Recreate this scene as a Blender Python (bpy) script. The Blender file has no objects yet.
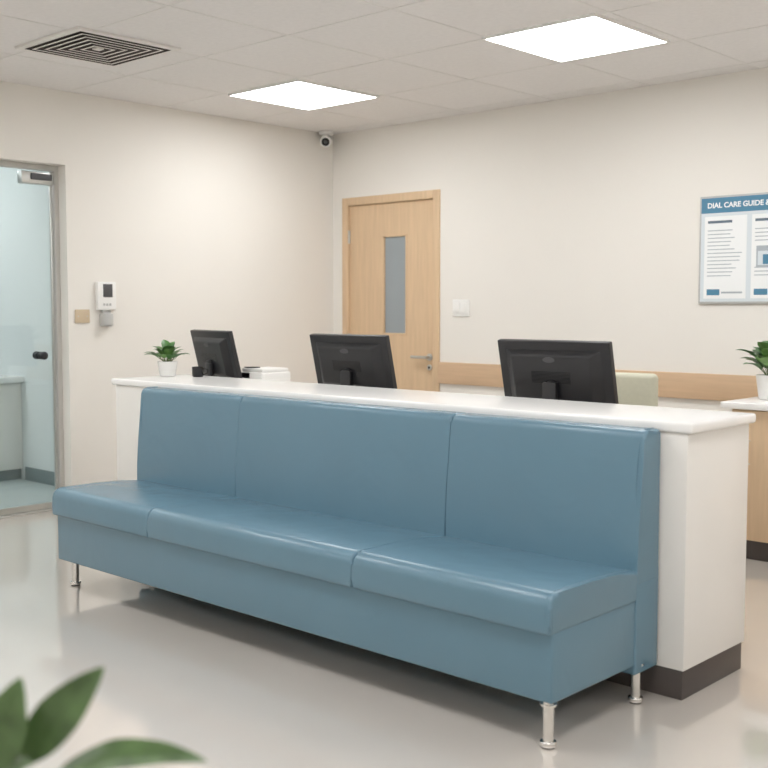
import bpy, bmesh, math, random
from mathutils import Vector, Matrix, Euler
random.seed(7)
S=bpy.context.scene
try:
    S.view_settings.view_transform='Standard'
except Exception: pass

# ---------------------------------------------------------------- materials
def lin(r,g,b):
    f=lambda c:(c/255/12.92) if c/255<=0.04045 else ((c/255+0.055)/1.055)**2.4
    return (f(r),f(g),f(b),1)
def mat(name,col,rough=0.5,metal=0,spec=0.5,noise=0,nscale=5,bump=0,bscale=200,coat=0,stretch=None,ndetail=3,wrinkle=0):
    m=bpy.data.materials.new(name);m.use_nodes=True
    nt=m.node_tree;b=nt.nodes['Principled BSDF']
    b.inputs['Base Color'].default_value=col
    b.inputs['Roughness'].default_value=rough
    b.inputs['Metallic'].default_value=metal
    b.inputs['Specular IOR Level'].default_value=spec
    b.inputs['Coat Weight'].default_value=coat
    b.inputs['Coat Roughness'].default_value=.07
    tc=nt.nodes.new('ShaderNodeTexCoord')
    mp=nt.nodes.new('ShaderNodeMapping');nt.links.new(tc.outputs['Object'],mp.inputs[0])
    if stretch: mp.inputs['Scale'].default_value=stretch
    if noise:
        n=nt.nodes.new('ShaderNodeTexNoise');n.inputs['Scale'].default_value=nscale;n.inputs['Detail'].default_value=ndetail
        nt.links.new(mp.outputs[0],n.inputs['Vector'])
        r=nt.nodes.new('ShaderNodeValToRGB')
        r.color_ramp.elements[0].position=.3;r.color_ramp.elements[1].position=.7
        r.color_ramp.elements[0].color=tuple(c*(1-noise) for c in col[:3])+(1,)
        r.color_ramp.elements[1].color=tuple(min(1,c*(1+noise)) for c in col[:3])+(1,)
        nt.links.new(n.outputs['Fac'],r.inputs[0]);nt.links.new(r.outputs[0],b.inputs['Base Color'])
    last=None
    if wrinkle:
        n=nt.nodes.new('ShaderNodeTexNoise');n.inputs['Scale'].default_value=5;n.inputs['Detail'].default_value=2;n.inputs['Distortion'].default_value=.6
        nt.links.new(tc.outputs['Object'],n.inputs['Vector'])
        bp=nt.nodes.new('ShaderNodeBump');bp.inputs['Strength'].default_value=wrinkle;bp.inputs['Distance'].default_value=.02
        nt.links.new(n.outputs['Fac'],bp.inputs['Height']);nt.links.new(bp.outputs[0],b.inputs['Normal']);last=bp
    if bump:
        n=nt.nodes.new('ShaderNodeTexNoise');n.inputs['Scale'].default_value=bscale
        nt.links.new(tc.outputs['Object'],n.inputs['Vector'])
        bp=nt.nodes.new('ShaderNodeBump');bp.inputs['Strength'].default_value=bump;bp.inputs['Distance'].default_value=.002
        if last: nt.links.new(last.outputs[0],bp.inputs['Normal'])
        nt.links.new(n.outputs['Fac'],bp.inputs['Height']);nt.links.new(bp.outputs[0],b.inputs['Normal'])
    return m
def emis(name,col,s):
    m=bpy.data.materials.new(name);m.use_nodes=True;nt=m.node_tree
    for n in list(nt.nodes): nt.nodes.remove(n)
    o=nt.nodes.new('ShaderNodeOutputMaterial');e=nt.nodes.new('ShaderNodeEmission')
    e.inputs[0].default_value=col;e.inputs[1].default_value=s;nt.links.new(e.outputs[0],o.inputs[0]);return m
def glassm(name,tint,refl=.08):
    m=bpy.data.materials.new(name);m.use_nodes=True;nt=m.node_tree
    for n in list(nt.nodes): nt.nodes.remove(n)
    o=nt.nodes.new('ShaderNodeOutputMaterial');t=nt.nodes.new('ShaderNodeBsdfTransparent');t.inputs[0].default_value=tint
    g=nt.nodes.new('ShaderNodeBsdfGlossy');g.inputs['Roughness'].default_value=.02
    mx=nt.nodes.new('ShaderNodeMixShader');mx.inputs[0].default_value=refl
    nt.links.new(t.outputs[0],mx.inputs[1]);nt.links.new(g.outputs[0],mx.inputs[2]);nt.links.new(mx.outputs[0],o.inputs[0]);return m

WALL=mat('wall_paint',lin(237,233,226),.75,noise=.010,nscale=1.2,bump=.12,bscale=250,spec=.2)
CEIL=mat('ceiling_tile',lin(230,227,225),.9,noise=.02,nscale=40,bump=.3,bscale=300,spec=.1)
GRID=mat('ceiling_tbar',lin(226,223,220),.6)
FLOOR=mat('vinyl_floor',lin(211,203,194),.10,noise=.02,nscale=1.4,bump=.015,bscale=20,spec=1.0,coat=1.0)
BLUE=mat('blue_vinyl',lin(98,132,150),.27,noise=.02,nscale=3,bump=.2,bscale=350,spec=.6,wrinkle=.28)
CHROME=mat('chrome',(.75,.74,.72,1),.15,metal=1)
STEEL=mat('brushed_steel',(.6,.6,.58,1),.32,metal=1)
FRAME=mat('painted_aluminium',lin(202,199,193),.4,noise=.02,nscale=4)
WHITE=mat('white_laminate',lin(238,235,230),.35,noise=.01,nscale=3)
TOPW=mat('white_solid_surface',lin(246,245,243),.22,noise=.01,nscale=8)
KICK=mat('dark_kickplate',lin(78,71,68),.45,noise=.06,nscale=6)
OAK=mat('oak_veneer',lin(216,187,152),.45,noise=.06,nscale=3,stretch=(14,14,1.0),ndetail=6)
OAKH=mat('oak_rail',lin(210,179,146),.45,noise=.06,nscale=3,stretch=(1.0,14,14),ndetail=6)
BLACK=mat('black_plastic',lin(34,34,37),.42,noise=.05,nscale=20)
BLACK2=mat('black_gloss',lin(20,20,22),.2,noise=.05,nscale=20)
DGREY=mat('dark_grey_plastic',lin(78,78,80),.5,noise=.03,nscale=20)
LGREY=mat('light_grey_plastic',lin(190,190,188),.4,noise=.02,nscale=20)
WPL=mat('white_plastic',lin(243,242,239),.35,noise=.01,nscale=10)
BEIGE=mat('beige_plate',lin(205,186,158),.5,noise=.02,nscale=10)
FROST=mat('frosted_vision_glass',lin(152,160,164),.25,noise=.04,nscale=1.5)
LEAF=mat('leaf_green',lin(78,122,66),.4,noise=.3,nscale=18)
LEAF2=mat('leaf_light_green',lin(118,156,92),.4,noise=.3,nscale=18)
LEAFD=mat('leaf_dark_green',lin(84,110,66),.35,noise=.3,nscale=25)
STEM=mat('plant_stem',lin(92,110,60),.6,noise=.2,nscale=20)
SOIL=mat('soil',lin(60,45,35),.9,noise=.4,nscale=60)
POT=mat('white_ceramic',lin(240,238,235),.25,noise=.01,nscale=5)
GLASS=glassm('door_glass',(.94,.972,.97,1),.05)
PANEL=emis('light_panel_diffuser',(.975,.988,1.0,1),14.6)
PANEL2=emis('annex_panel_diffuser',(.98,1,1,1),13.5)
AWALL=mat('annex_wall_paint',lin(226,230,230),.7,noise=.01,nscale=1)
AFLOOR=mat('annex_floor_vinyl',lin(192,201,200),.25,noise=.03,nscale=2)
ABASE=mat('annex_baseboard',lin(118,132,134),.5,noise=.03,nscale=2)
VSHADE=mat('vent_recess_shade',lin(78,72,68),.8,noise=.1,nscale=10)  # dark colour painted in for the shade between the vent louvers
VENTM=mat('vent_metal',lin(222,218,213),.45,noise=.02,nscale=10)
PBLUE=mat('poster_blue',lin(78,132,162),.5,noise=.01,nscale=5)
PBG=mat('poster_paper',lin(218,226,230),.5,noise=.01,nscale=5)
PWH=mat('poster_white',lin(242,244,244),.5,noise=.01,nscale=5)
PTX=mat('poster_ink',lin(176,184,190),.6,noise=.05,nscale=5)
PTD=mat('poster_dark_ink',lin(96,112,126),.6,noise=.05,nscale=5)
FABR=mat('sage_upholstery',lin(198,196,176),.7,noise=.03,nscale=50)

# ---------------------------------------------------------------- builder
class B:
    def __init__(s,name): s.name=name;s.bm=bmesh.new();s.mats=[]
    def _mi(s,m):
        if m not in s.mats: s.mats.append(m)
        return s.mats.index(m)
    def add(s,t,m,M=None,smooth=True):
        if M is not None: bmesh.ops.transform(t,matrix=M,verts=t.verts)
        bmesh.ops.recalc_face_normals(t,faces=t.faces)
        i=s._mi(m)
        for f in t.faces: f.material_index=i;f.smooth=smooth
        me=bpy.data.meshes.new('tmp');t.to_mesh(me);t.free();s.bm.from_mesh(me);bpy.data.meshes.remove(me)
    def box(s,x0,x1,y0,y1,z0,z1,m,bev=0,seg=2,M=None):
        t=bmesh.new();bmesh.ops.create_cube(t,size=1)
        for v in t.verts:
            v.co=Vector(((x0+x1)/2+v.co.x*(x1-x0),(y0+y1)/2+v.co.y*(y1-y0),(z0+z1)/2+v.co.z*(z1-z0)))
        if bev: bmesh.ops.bevel(t,geom=list(t.edges),offset=bev,segments=seg,profile=.5,affect='EDGES')
        s.add(t,m,M)
    def cyl(s,c,r,h,m,axis='Z',r2=None,seg=28,bev=0,M=None):
        t=bmesh.new();bmesh.ops.create_cone(t,cap_ends=True,segments=seg,radius1=r,radius2=r if r2 is None else r2,depth=h)
        if bev:
            e=[e for e in t.edges if len(e.link_faces)==2 and any(len(f.verts)>4 for f in e.link_faces)]
            bmesh.ops.bevel(t,geom=e,offset=bev,segments=3,profile=.5,affect='EDGES')
        R={'Z':Matrix(),'X':Matrix.Rotation(math.pi/2,4,'Y'),'Y':Matrix.Rotation(math.pi/2,4,'X')}[axis]
        MM=Matrix.Translation(c)@R
        s.add(t,m,(M@MM) if M is not None else MM)
    def sph(s,c,r,m,sc=(1,1,1),M=None):
        t=bmesh.new();bmesh.ops.create_uvsphere(t,u_segments=24,v_segments=14,radius=r)
        MM=Matrix.Translation(c)@Matrix.Diagonal((*sc,1));s.add(t,m,(M@MM) if M is not None else MM)
    def lathe(s,c,prof,m,seg=32):
        t=bmesh.new();rings=[]
        for r,z in prof:
            rings.append([t.verts.new((c[0]+r*math.cos(2*math.pi*i/seg),c[1]+r*math.sin(2*math.pi*i/seg),c[2]+z)) for i in range(seg)])
        for a,b in zip(rings,rings[1:]):
            for i in range(seg): t.faces.new((a[i],a[(i+1)%seg],b[(i+1)%seg],b[i]))
        t.faces.new(rings[0]);t.faces.new(rings[-1]) 
        s.add(t,m)
    def prism(s,prof,x0,x1,m,bev=0,seg=3):
        t=bmesh.new()
        a=[t.verts.new((x0,y,z)) for y,z in prof];b=[t.verts.new((x1,y,z)) for y,z in prof]
        n=len(prof);fa=t.faces.new(a);fb=t.faces.new(b)
        for i in range(n): t.faces.new((a[i],a[(i+1)%n],b[(i+1)%n],b[i]))
        if bev:
            bmesh.ops.bevel(t,geom=list(fa.edges)+list(fb.edges),offset=bev,segments=seg,profile=.5,affect='EDGES')
        s.add(t,m)
    def tube(s,pts,r,m,seg=10,r2=None):
        t=bmesh.new();pts=[Vector(p) for p in pts];rings=[];n=len(pts)
        for k,p in enumerate(pts):
            d=(pts[min(k+1,n-1)]-pts[max(k-1,0)]).normalized()
            u=d.cross(Vector((0,0,1)));u=u.normalized() if u.length>1e-3 else Vector((1,0,0));w=d.cross(u)
            rr=r+(0 if r2 is None else (r2-r)*k/(n-1))
            rings.append([t.verts.new(p+(u*math.cos(2*math.pi*i/seg)+w*math.sin(2*math.pi*i/seg))*rr) for i in range(seg)])
        for a,b in zip(rings,rings[1:]):
            for i in range(seg): t.faces.new((a[i],a[(i+1)%seg],b[(i+1)%seg],b[i]))
        t.faces.new(rings[0]);t.faces.new(rings[-1]);s.add(t,m)
    def leaf(s,base,tip,w,m,up=(0,0,1),arch=.15,fold=.25,n=12,k=3,peak=.45):
        base=Vector(base);tip=Vector(tip);ax=tip-base;L=ax.length;d=ax.normalized()
        side=d.cross(Vector(up)).normalized();nm=side.cross(d).normalized()
        t=bmesh.new();rows=[]
        for i in range(n+1):
            u=i/n
            c=base+ax*u+nm*(arch*L*4*u*(1-u))
            ww=w/2*(math.sin(math.pi*min(1,u**(math.log(.5)/math.log(peak))))**.8 if 0<u<1 else 0)+.0006
            row=[]
            for j in range(-k,k+1):
                v=j/k;row.append(t.verts.new(c+side*(v*ww)+nm*(abs(v)*ww*fold+.04*ww*math.sin(u*18)*abs(v))))
            rows.append(row)
        for a,b in zip(rows,rows[1:]):
            for j in range(2*k): t.faces.new((a[j],a[j+1],b[j+1],b[j]))
        s.add(t,m)
    def done(s,origin=(0,0,0),ang=35):
        o=Vector(origin)
        bmesh.ops.translate(s.bm,vec=-o,verts=s.bm.verts)
        me=bpy.data.meshes.new(s.name);s.bm.to_mesh(me);s.bm.free()
        for m in s.mats: me.materials.append(m)
        me.set_sharp_from_angle(angle=math.radians(ang))
        ob=bpy.data.objects.new(s.name,me);ob.location=o;S.collection.objects.link(ob);return ob
def arc(cy,cz,r,a0,a1,n=7):
    return [(cy+r*math.cos(math.radians(a0+(a1-a0)*i/n)),cz+r*math.sin(math.radians(a0+(a1-a0)*i/n))) for i in range(n+1)]

XL=-6.191;YB=6.053;ZC=2.655;XR=2.6;YF=-2.6
# ---------------------------------------------------------------- room shell
b=B('floor');b.box(XL-.15,XR+.15,YF-.15,YB+.15,-.1,0,FLOOR);b.done()
b=B('ceiling');b.box(XL-.15,XR+.15,YF-.15,YB+.15,ZC,ZC+.1,CEIL);b.done()
gx0=-5.51;gy0=4.44;TX=.695;TY=.72
b=B('trim_ceiling_grid')
xs=[gx0+i*TX for i in range(-1,13)];ys=[gy0+i*TY for i in range(-10,3)]
for x in xs:
    if XL<x<XR: b.box(x-.006,x+.006,YF,YB,ZC-.002,ZC,GRID)
for y in ys:
    if YF<y<YB: b.box(XL,XR,y-.006,y+.006,ZC-.0021,ZC,GRID)
b.done()
OY0,OY1,OZ=2.55,3.70,2.197
b=B('wall_left')
b.box(XL-.15,XL,YF-.15,OY0,0,ZC,WALL);b.box(XL-.15,XL,OY1,YB+.15,0,ZC,WALL);b.box(XL-.15,XL,OY0,OY1,OZ,ZC,WALL);b.done()
DX0,DX1,DZ=-6.06,-5.11,2.13
b=B('wall_back')
b.box(XL,DX0,YB,YB+.15,0,ZC,WALL);b.box(DX1,XR,YB,YB+.15,0,ZC,WALL);b.box(DX0,DX1,YB,YB+.15,DZ,ZC,WALL);b.done()
b=B('wall_right');b.box(XR,XR+.15,YF-.15,YB+.15,0,ZC,WALL);b.done()
b=B('wall_front');b.box(XL,XR,YF-.15,YF,0,ZC,WALL);b.done()
b=B('trim_chair_rail');b.box(-5.09,XR,YB-.022,YB,.755,.91,OAKH,.003);b.done((-2,YB,.83))

# oak door
b=B('door_1')
b.box(-6.08,-6.02,YB-.014,YB+.13,0,2.15,OAK,.003)
b.box(-5.15,-5.09,YB-.014,YB+.13,0,2.15,OAK,.003)
b.box(-6.02,-5.15,YB-.014,YB+.13,2.09,2.15,OAK,.003)
lx0,lx1=-6.017,-5.153;vx0,vx1,vz0,vz1=-5.665,-5.425,1.10,1.845
y0,y1=YB+.012,YB+.055
b.box(lx0,vx0,y0,y1,.006,2.087,OAK);b.box(vx1,lx1,y0,y1,.006,2.087,OAK)
b.box(vx0,vx1,y0,y1,vz1,2.087,OAK);b.box(vx0,vx1,y0,y1,.006,vz0,OAK)
b.box(vx0,vx1,y0+.012,y0+.022,vz0,vz1,FROST)
for a in ((vx0-.004,vx0+.012,vz0,vz1),(vx1-.012,vx1+.004,vz0,vz1)): b.box(a[0],a[1],y0-.004,y1,a[2]-.004,a[3]+.004,OAK,.002)
b.box(vx0,vx1,y0-.004,y1,vz1-.012,vz1+.004,OAK,.002);b.box(vx0,vx1,y0-.004,y1,vz0-.004,vz0+.012,OAK,.002)
hx,hz=-5.195,.94
b.cyl((hx,y0-.004,hz),.026,.01,STEEL,'Y',bev=.002);b.cyl((hx,y0-.03,hz),.012,.05,STEEL,'Y')
b.tube([(hx,y0-.05,hz),(hx-.04,y0-.055,hz),(hx-.14,y0-.05,hz)],.011,STEEL)
b.cyl((hx,y0-.004,hz-.075),.022,.01,STEEL,'Y',bev=.002);b.cyl((hx,y0-.011,hz-.075),.009,.006,BLACK,'Y')
for z in (.25,1.05,1.85): b.cyl((lx0+.002,y0-.012,z),.009,.10,STEEL)
b.done((-5.6,YB,0))

# glass door with frame
b=B('door_2')
fx0,fx1=XL-.13,XL-.085
b.box(fx0,fx1,OY1-.030,OY1,0,OZ,FRAME,.002);b.box(fx0,fx1,OY0,OY0+.035,0,OZ,FRAME,.002)
b.box(fx0,fx1,OY0+.035,OY1-.030,OZ-.035,OZ,FRAME,.002)
b.box(fx0,fx1,OY0+.035,OY1-.030,0,.012,FRAME,.002)
gx=(fx0+fx1)/2
b.box(gx-.006,gx+.006,OY0+.04,OY1-.045,.05,OZ-.04,GLASS)
b.box(gx-.012,gx+.012,OY0+.04,OY1-.045,.016,.055,STEEL,.003)
b.box(gx-.008,gx+.008,OY1-.055,OY1-.040,.05,OZ-.04,STEEL,.002)
b.box(gx-.02,gx+.035,3.44,OY1-.045,OZ-.125,OZ-.05,STEEL,.004)
b.box(gx+.035,gx+.05,3.50,OY1-.06,OZ-.10,OZ-.06,DGREY,.003)
for sx in (-1,1):
    b.cyl((gx+sx*.02,3.56,1.0),.024,.028,BLACK,'X',bev=.004);b.sph((gx+sx*.045,3.56,1.0),.026,BLACK)
b.done((gx,3.1,0))

# annex behind the glass door
AY=4.15;AX=-10.2
b=B('floor_annex');b.box(AX-.1,XL-.15,.6,AY+.1,-.1,0,AFLOOR);b.done()
b=B('ceiling_annex');b.box(AX-.1,XL-.15,.6,AY+.1,ZC,ZC+.1,AWALL);b.done()
b=B('wall_annex_back');b.box(AX-.1,XL-.15,AY,AY+.1,0,ZC,AWALL);b.done()
b=B('wall_annex_left');b.box(AX-.1,AX,.7,AY,0,ZC,AWALL);b.done()
b=B('wall_annex_front');b.box(AX-.1,XL-.15,.6,.7,0,ZC,AWALL);b.done()
b=B('baseboard_annex_back');b.box(-7.58,XL-.15,AY-.015,AY,0,.10,ABASE,.003);b.done()
b=B('annex_cabinet');ay=AY-.002
b.box(-9.6,-7.63,3.80,ay,.08,.74,WHITE,.003);b.box(-9.6,-7.66,3.85,ay,0,.08,ABASE)
b.box(-9.62,-7.58,3.77,ay,.74,.785,TOPW,.004)
for i in range(4):
    x0=-9.58+i*.486;b.box(x0,x0+.478,3.785,3.80,.10,.72,WHITE,.003);b.cyl((x0+.40,3.775,.62),.005,.1,STEEL)
b.done((-8.6,3.97,0))

# ---------------------------------------------------------------- lights
def panel(cx,cy,z=ZC,m=PANEL,nm='ceiling_light_panel'):
    b=B(nm);w,d=.318,.338
    b.box(cx-w,cx+w,cy-d,cy+d,z-.012,z-.009,m)
    for a in ((cx-w-.010,cx-w,cy-d-.010,cy+d+.010),(cx+w,cx+w+.010,cy-d-.010,cy+d+.010),(cx-w,cx+w,cy-d-.010,cy-d),(cx-w,cx+w,cy+d,cy+d+.010)):
        b.box(*a,z-.014,z,WPL)
    b.done((cx,cy,z))
for cy in (4.80,1.91,-.97):
    for cx in (-5.175,-3.085,-.99,1.10): panel(cx-(.02 if cx==-3.085 else 0),cy-(.05 if cx==-3.085 else 0))
panel(-7.9,3.2,m=PANEL2);panel(-7.9,1.7,m=PANEL2)

# vent diffuser
b=B('ceiling_air_vent');cx,cy=-5.03,3.21;R0=.305
def ring(ro,zo,ri,zi,m):
    t=bmesh.new();o=[t.verts.new((cx+a*ro,cy+c*ro,zo)) for a,c in((-1,-1),(1,-1),(1,1),(-1,1))]
    i=[t.verts.new((cx+a*ri,cy+c*ri,zi)) for a,c in((-1,-1),(1,-1),(1,1),(-1,1))]
    for k in range(4): t.faces.new((o[k],o[(k+1)%4],i[(k+1)%4],i[k]))
    b.add(t,m,smooth=False)
b.box(cx-.28,cx+.28,cy-.28,cy+.28,ZC-.003,ZC-.001,VSHADE)  # flat dark plate stands in for the shaded recess
ring(R0,ZC-.001,R0-.004,ZC-.012,VENTM);ring(R0-.004,ZC-.012,R0-.036,ZC-.013,VENTM);ring(R0-.036,ZC-.013,R0-.036,ZC-.002,VSHADE)
for r in (.242,.198,.154,.110,.066): 
    ring(r,ZC-.014,r-.014,ZC-.014,VENTM);ring(r-.014,ZC-.014,r-.018,ZC-.004,VSHADE);ring(r,ZC-.014,r-.006,ZC-.004,VSHADE)
b.box(cx-.022,cx+.022,cy-.022,cy+.022,ZC-.014,ZC-.004,VENTM,.002)
b.done((cx,cy,ZC))

# ---------------------------------------------------------------- sofa
b=B('waiting_room_sofa')
sx0,sx1=-4.56,-1.772
b.box(sx0+.040,sx1,2.622,3.19,.134,.365,BLUE,.009,4)
SB=3.239
def seat(x0,x1,bv):
    p=[(3.12,.346),(3.12,.448)]
    p+=[(2.98,.462),(2.82,.468)]
    p+=arc(2.648,.424,.044,87,180,8)
    p+=[(2.602,.375)]+arc(2.612,.354,.010,180,270,3)
    b.prism(p,x0,x1,BLUE,bv,4)
seat(sx0+.032,-3.777,.005);seat(-3.775,-2.583,.010);seat(-2.580,sx1+.004,.013)
def back(x0,x1,bv,z0=.40):
    p=[(SB,z0)]+arc(SB-.018,.886,.018,0,90,4)+arc(3.155,.876,.028,90,178,6)
    p+=[(3.116,.76),(3.104,.64),(3.096,.52),(3.092,z0)]
    b.prism(p,x0,x1,BLUE,bv,4)
back(sx0-.008,-3.803,.005);back(-3.801,-2.577,.010);back(-2.574,sx1+.006,.012)
b.box(sx0-.006,sx1+.005,3.092,SB,.106,.45,BLUE,.007,3)
def welt(pts): b.tube(pts,.0028,BLUE,6)
for xx in (sx0+.006,sx1-.014):
    welt([(xx,3.101,.48),(xx,3.102,.56),(xx,3.108,.66),(xx,3.116,.78),(xx,3.128,.872),(xx,3.137,.895),(xx,3.155,.9045),(xx,3.215,.9045)])
welt([(sx1-.014,2.604,.375),(sx1-.014,2.604,.425),(sx1-.014,2.618,.456),(sx1-.014,2.648,.468),(sx1-.014,2.82,.468),(sx1-.014,2.98,.462),(sx1-.014,3.09,.453)])
for lx,ly in ((-1.792,2.636),(-4.500,2.70),(-1.792,3.14),(-4.50,3.14)):
    b.cyl((lx,ly,.080),.0165,.12,CHROME,seg=24);b.cyl((lx,ly,.012),.025,.016,CHROME,bev=.003);b.cyl((lx,ly,.003),.020,.006,BLACK)
    b.cyl((lx,ly,.131),.026,.006,CHROME)
b.done((-3.17,2.95,0))

# ---------------------------------------------------------------- reception counter
b=B('reception_counter')
cx0,cx1=-4.985,-1.680
b.box(cx0,cx1,3.252,3.71,.10,.892,WHITE,.003)
b.box(cx0+.01,cx1-.006,3.256,3.70,0,.10,KICK,.002)
b.box(cx0-.028,cx1+.020,3.2405,3.725,.892,.927,TOPW,.010,4)
b.done((-3.35,3.5,0))
CT=.9275
b=B('staff_desk')
b.box(-5.3,-2.40,3.76,4.40,.71,.74,WHITE,.003)
for x in (-5.28,-3.9,-2.44): b.box(x,x+.03,3.77,4.38,0,.71,WHITE,.002)
b.done((-3.85,4.1,0))

# monitors
def monitor(cx,cy,rot,w=.55,h=.30,zc=1.02):
    b=B('computer_monitor')
    T=Matrix.Translation((cx,cy,zc))@Matrix.Rotation(math.radians(rot),4,'Z')@Matrix.Rotation(math.radians(13),4,'X')
    b.box(-w/2,w/2,-.012,.018,-h/2,h/2,BLACK,.005,3,M=T)
    b.box(-w/2+.008,w/2-.008,.0178,.0195,-h/2+.014,h/2-.008,BLACK2,M=T)
    t=bmesh.new();bmesh.ops.create_cube(t,size=1)
    for v in t.verts:
        k=.80 if v.co.y<0 else 1
        v.co=Vector((v.co.x*(w*.86)*k,-.026+v.co.y*.032,-.005+v.co.z*(h*.80)*k))
    bmesh.ops.bevel(t,geom=list(t.edges),offset=.008,segments=3,profile=.5,affect='EDGES');b.add(t,BLACK,T)
    b.cyl((0,-.043,.075),.022,.003,DGREY,'Y',M=T@Matrix.Diagonal((1.4,1,.55,1))@Matrix.Translation((0,0,.062)))
    for i in range(9): b.box(-.10,.10,-.0435,-.0415,.02-.006*i,.022-.006*i,BLACK2,M=T)
    b.cyl((0,-.05,-.045),.03,.02,BLACK,'Y',bev=.003,M=T);b.cyl((0,-.062,-.045),.010,.005,LGREY,'Y',M=T)
    R=Matrix.Translation((cx,cy,0))@Matrix.Rotation(math.radians(rot),4,'Z')
    b.box(-.035,.035,-.055,-.030,.752,.98,BLACK,.005,M=R)
    b.box(-.11,.11,-.10,.10,.7405,.753,BLACK,.004,M=R)
    b.done((cx,cy,.74))
monitor(-5.07,3.99,-13,w=.52,zc=1.022)
monitor(-3.93,3.975,0,zc=1.017)
monitor(-2.675,3.965,0,w=.575,zc=1.013)

# printer
b=B('desktop_printer')
b.box(-4.89,-4.69,4.02,4.24,.7405,.935,WPL,.012,3);b.box(-4.88,-4.70,4.03,4.23,.935,.955,WPL,.006)
b.box(-4.86,-4.71,4.014,4.022,.80,.85,DGREY,.002);b.box(-4.87,-4.80,4.015,4.021,.90,.93,BLACK2,.001)
b.box(-4.87,-4.80,4.04,4.10,.955,.962,BLACK2,.002)
b.done((-4.785,4.13,.74))
# mug
b=B('coffee_mug');c=(-4.755,3.62,CT)
b.lathe(c,[(.001,.002),(.026,0),(.030,.006),(.032,.055),(.029,.055),(.027,.008),(.001,.006)],BLACK2)
b.tube([(c[0]+.031*math.cos(.6)+.0,c[1]+.031*math.sin(.6),c[2]+.045),(c[0]+.047,c[1]+.03,c[2]+.04),(c[0]+.047,c[1]+.03,c[2]+.02),(c[0]+.026,c[1]+.016,c[2]+.012)],.004,BLACK2)
b.done(c)

# plants
def bushy(name,c,pr,ph,n,L,seed,w=.045,spread=1.0):
    random.seed(seed);b=B(name)
    b.lathe(c,[(.001,.004),(pr*.72,0),(pr*.78,.004),(pr,ph-.004),(pr*.98,ph),(pr*.88,ph),(pr*.84,ph-.012),(.001,ph-.012)],POT)
    b.cyl((c[0],c[1],c[2]+ph-.01),pr*.84,.006,SOIL)
    for i in range(n):
        a=i*2.399+random.uniform(-.3,.3);el=random.uniform(.3,1.0) if i%3 else random.uniform(1.0,1.45)
        d=Vector((math.cos(a)*math.cos(el),math.sin(a)*math.cos(el),math.sin(el)))
        s0=Vector((c[0],c[1],c[2]+ph-.01))+Vector((d.x,d.y,0))*pr*.35
        s1=s0+Vector((d.x*.6*spread,d.y*.6*spread,.8*math.sin(el)+.1))*L*random.uniform(.4,.85)
        b.tube([s0,(s0+s1)/2+Vector((0,0,.006)),s1],.0022,STEM,6,.0014)
        ll=L*random.uniform(.8,1.15)
        tip=s1+Vector((math.cos(a)*math.cos(el*.7)*spread,math.sin(a)*math.cos(el*.7)*spread,math.sin(el*.75)-.12)).normalized()*ll
        b.leaf(s1,tip,w*random.uniform(.8,1.2),random.choice((LEAF,LEAF,LEAF2)),up=(d.x*-.4,d.y*-.4,1),arch=.14)
    b.done(c)
bushy('potted_plant',(-4.925,3.545,CT),.054,.082,26,.078,3,.050)
bushy('potted_plant',(-2.425,5.60,.817),.075,.13,28,.135,5,.080)

# back cabinet
b=B('oak_storage_cabinet')
b.box(-2.52,.2,5.36,6.03,.10,.78,OAK,.002);b.box(-2.51,.19,5.375,6.03,0,.10,KICK)
b.box(-2.57,.22,5.32,6.03,.78,.815,TOPW,.006,3)
for i in range(5):
    x0=-2.515+i*.542;b.box(x0,x0+.536,5.342,5.36,.105,.775,OAK,.002)
    hx=x0+(.10 if i%2==0 else .44);b.tube([(hx,5.342,.62),(hx,5.322,.62),(hx,5.322,.50),(hx,5.342,.50)],.004,STEEL,8)
b.done((-1.2,5.7,0))

# office chair
b=B('office_chair');c=Vector((-3.00,4.98,0));T=Matrix.Translation(c)@Matrix.Rotation(math.radians(8),4,'Z')
b.box(-.24,.24,-.03,.03,.58,.965,FABR,.028,5,M=T)
b.box(-.24,.24,-.50,-.02,.44,.51,FABR,.03,4,M=T)
b.box(-.03,.03,.028,.045,.42,.75,BLACK,.004,M=T);b.box(-.03,.03,-.25,.045,.40,.43,BLACK,.004,M=T)
b.cyl((0,-.25,.26),.022,.34,STEEL,M=T);b.cyl((0,-.25,.10),.04,.06,BLACK,M=T)
for i in range(5):
    a=i*2*math.pi/5+.3;TT=T@Matrix.Translation((0,-.25,0))@Matrix.Rotation(a,4,'Z')
    b.box(.02,.29,-.02,.02,.07,.10,BLACK,.006,M=TT);b.cyl((.28,0,.03),.03,.02,BLACK,'Y',M=TT);b.cyl((.28,0,.06),.008,.04,BLACK,M=TT)
b.done(c)

# wall fittings
b=B('light_switch');b.box(-4.965,-4.815,YB-.012,YB-.0005,1.24,1.36,WPL,.004,3)
for x in (-4.94,-4.885): b.box(x,x+.045,YB-.018,YB-.010,1.265,1.335,WPL,.003)
b.done((-4.89,YB,1.3))
b=B('access_control_intercom')
b.box(XL+.0005,XL+.035,3.895,4.035,1.285,1.47,WPL,.008,3)
b.box(XL+.034,XL+.037,3.935,4.005,1.37,1.455,DGREY,.001)
for i in range(3): b.box(XL+.034,XL+.037,3.935+i*.022,3.95+i*.022,1.315,1.33,LGREY,.001)
b.box(XL+.0005,XL+.02,3.94,4.0,1.26,1.29,LGREY,.002)
b.cyl((XL+.03,3.962,1.225),.042,.08,LGREY,bev=.008)
b.box(XL+.0005,XL+.03,3.925,4.0,1.18,1.26,LGREY,.004)
b.done((XL,3.97,1.33))
b=B('blank_wall_plate');b.box(XL+.0005,XL+.010,3.745,3.85,1.205,1.29,BEIGE,.003);b.cyl((XL+.0105,3.765,1.247),.004,.002,STEEL,'X');b.cyl((XL+.0105,3.83,1.247),.004,.002,STEEL,'X');b.done((XL,3.8,1.247))
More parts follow.
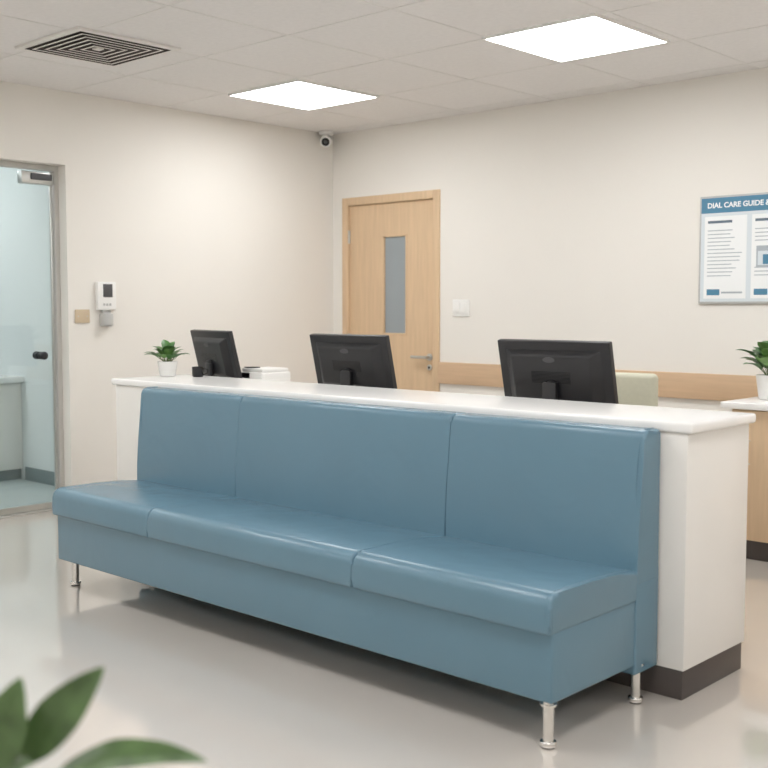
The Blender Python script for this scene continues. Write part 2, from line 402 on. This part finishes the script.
b=B('security_camera');c=Vector((-6.12,5.91,ZC))
b.cyl((c.x,c.y,ZC-.012),.055,.024,WPL,bev=.004);b.cyl((c.x,c.y,ZC-.03),.025,.03,WPL)
d=Vector((.60,-.72,-.32)).normalized();R=d.to_track_quat('Z','X').to_matrix().to_4x4()
T=Matrix.Translation((c.x,c.y,ZC-.07))@R
b.cyl((0,0,.0),.045,.10,WPL,bev=.012,M=T);b.cyl((0,0,.051),.031,.004,BLACK2,M=T);b.cyl((0,0,.054),.013,.006,DGREY,M=T)
b.done(c)

# poster
b=B('information_poster');px0,px1,pz0,pz1=-3.07,-2.17,1.325,1.955;yy=YB
b.box(px0,px1,yy-.016,yy-.0005,pz0,pz1,LGREY,.003)
b.box(px0+.012,px1-.012,yy-.018,yy-.015,pz0+.012,pz1-.012,PBG)
b.box(px0+.012,px1-.012,yy-.0195,yy-.017,pz1-.10,pz1-.012,PBLUE)
cols=[(-3.035,-2.775),(-2.745,-2.485),(-2.455,-2.2)]
random.seed(4)
for ci,(a,e) in enumerate(cols):
    b.box(a,e,yy-.0195,yy-.017,pz0+.03,pz1-.12,PWH)
    b.box(a+.02,a+.17,yy-.0205,yy-.019,pz1-.160,pz1-.145,PTD)
    z=pz1-.20
    for i in range(13):
        if ci==1 and 4<=i<=9: z-=.022;continue
        b.box(a+.02,a+.02+(e-a-.04)*random.uniform(.6,1),yy-.0202,yy-.019,z-.005,z,PTX);z-=.022
    if ci==1:
        b.box(a+.03,e-.03,yy-.0202,yy-.019,pz1-.42,pz1-.30,PTX);b.box(a+.04,e-.04,yy-.021,yy-.020,pz1-.41,pz1-.33,PBG)
        b.box(a+.07,a+.13,yy-.022,yy-.0208,pz1-.405,pz1-.35,PBLUE)
    b.box(a+.02,a+.10,yy-.0205,yy-.019,pz0+.05,pz0+.085,PBLUE);b.box(a+.11,e-.02,yy-.0205,yy-.019,pz0+.06,pz0+.07,PTX)
def text(s,x,z,size,m):
    cu=bpy.data.curves.new('t','FONT');cu.body=s;cu.size=size;cu.extrude=.0004;cu.offset=.0012
    o=bpy.data.objects.new('t',cu);S.collection.objects.link(o);dg=bpy.context.evaluated_depsgraph_get()
    me=bpy.data.meshes.new_from_object(o.evaluated_get(dg));t=bmesh.new();t.from_mesh(me)
    b.add(t,m,Matrix.Translation((x,yy-.0203,z))@Matrix.Rotation(math.pi/2,4,'X'),smooth=False)
    bpy.data.objects.remove(o);bpy.data.meshes.remove(me)
text('DIAL CARE GUIDE & INFORMATION BOARD',-3.02,pz1-.070,.042,PWH)
b.done((-2.62,YB,1.64))

# foreground plant in floor planter
b=B('potted_rubber_plant');c=(-1.24,.60,0)
b.lathe(c,[(.001,.004),(.13,0),(.14,.01),(.17,.42),(.165,.43),(.15,.43),(.145,.40),(.001,.40)],POT)
b.cyl((c[0],c[1],.40),.146,.01,SOIL)
def V(*a): return Vector(a)
top=V(-1.22,.62,.70)
b.tube([(c[0],c[1],.40),(-1.235,.605,.55),top],.007,STEM,8,.005)
def lf(base,tip,w,m,up,arch=.1,fold=.2,root=None):
    b.tube([root or top,base],.003,STEM,6);b.leaf(base,tip,w,m,up=up,arch=arch,fold=fold,n=18,k=4)
camd=(.68,-.70,.45)
lf(V(-1.185,.63,.755),V(-1.115,.705,.872),.054,LEAFD,camd,.04)
lf(V(-1.17,.66,.728),V(-1.02,.785,.758),.046,LEAFD,(.4,-.3,1),.14)
lf(V(-1.19,.60,.75),V(-1.165,.625,.868),.056,LEAFD,camd,.05)
lf(V(-1.21,.60,.72),V(-1.13,.62,.775),.04,LEAFD,(.4,-.3,1),.1)
for a in (1.2,2.2,3.0,3.9,4.7,5.5):
    d=V(math.cos(a),math.sin(a),0);z=.52+.03*(a%2)
    lf(V(c[0],c[1],z+.03)+d*.03,V(c[0],c[1],z+.05)+d*.17,.06,LEAFD,(0,0,1),.12,root=V(-1.235,.605,z))
b.done(c)

# ---------------------------------------------------------------- world + camera
w=bpy.data.worlds.new('World');S.world=w;w.use_nodes=True
w.node_tree.nodes['Background'].inputs[0].default_value=(.8,.85,.9,1);w.node_tree.nodes['Background'].inputs[1].default_value=.3
cam=bpy.data.cameras.new('Camera');co=bpy.data.objects.new('Camera',cam);S.collection.objects.link(co)
cam.sensor_width=36;cam.lens=1089/768*36;co.location=(0,0,1.3)
co.rotation_euler=(math.pi/2-math.atan(76/1089),0,math.radians(43))
cam.dof.use_dof=True;cam.dof.focus_distance=5.0;cam.dof.aperture_fstop=3.4
S.camera=co
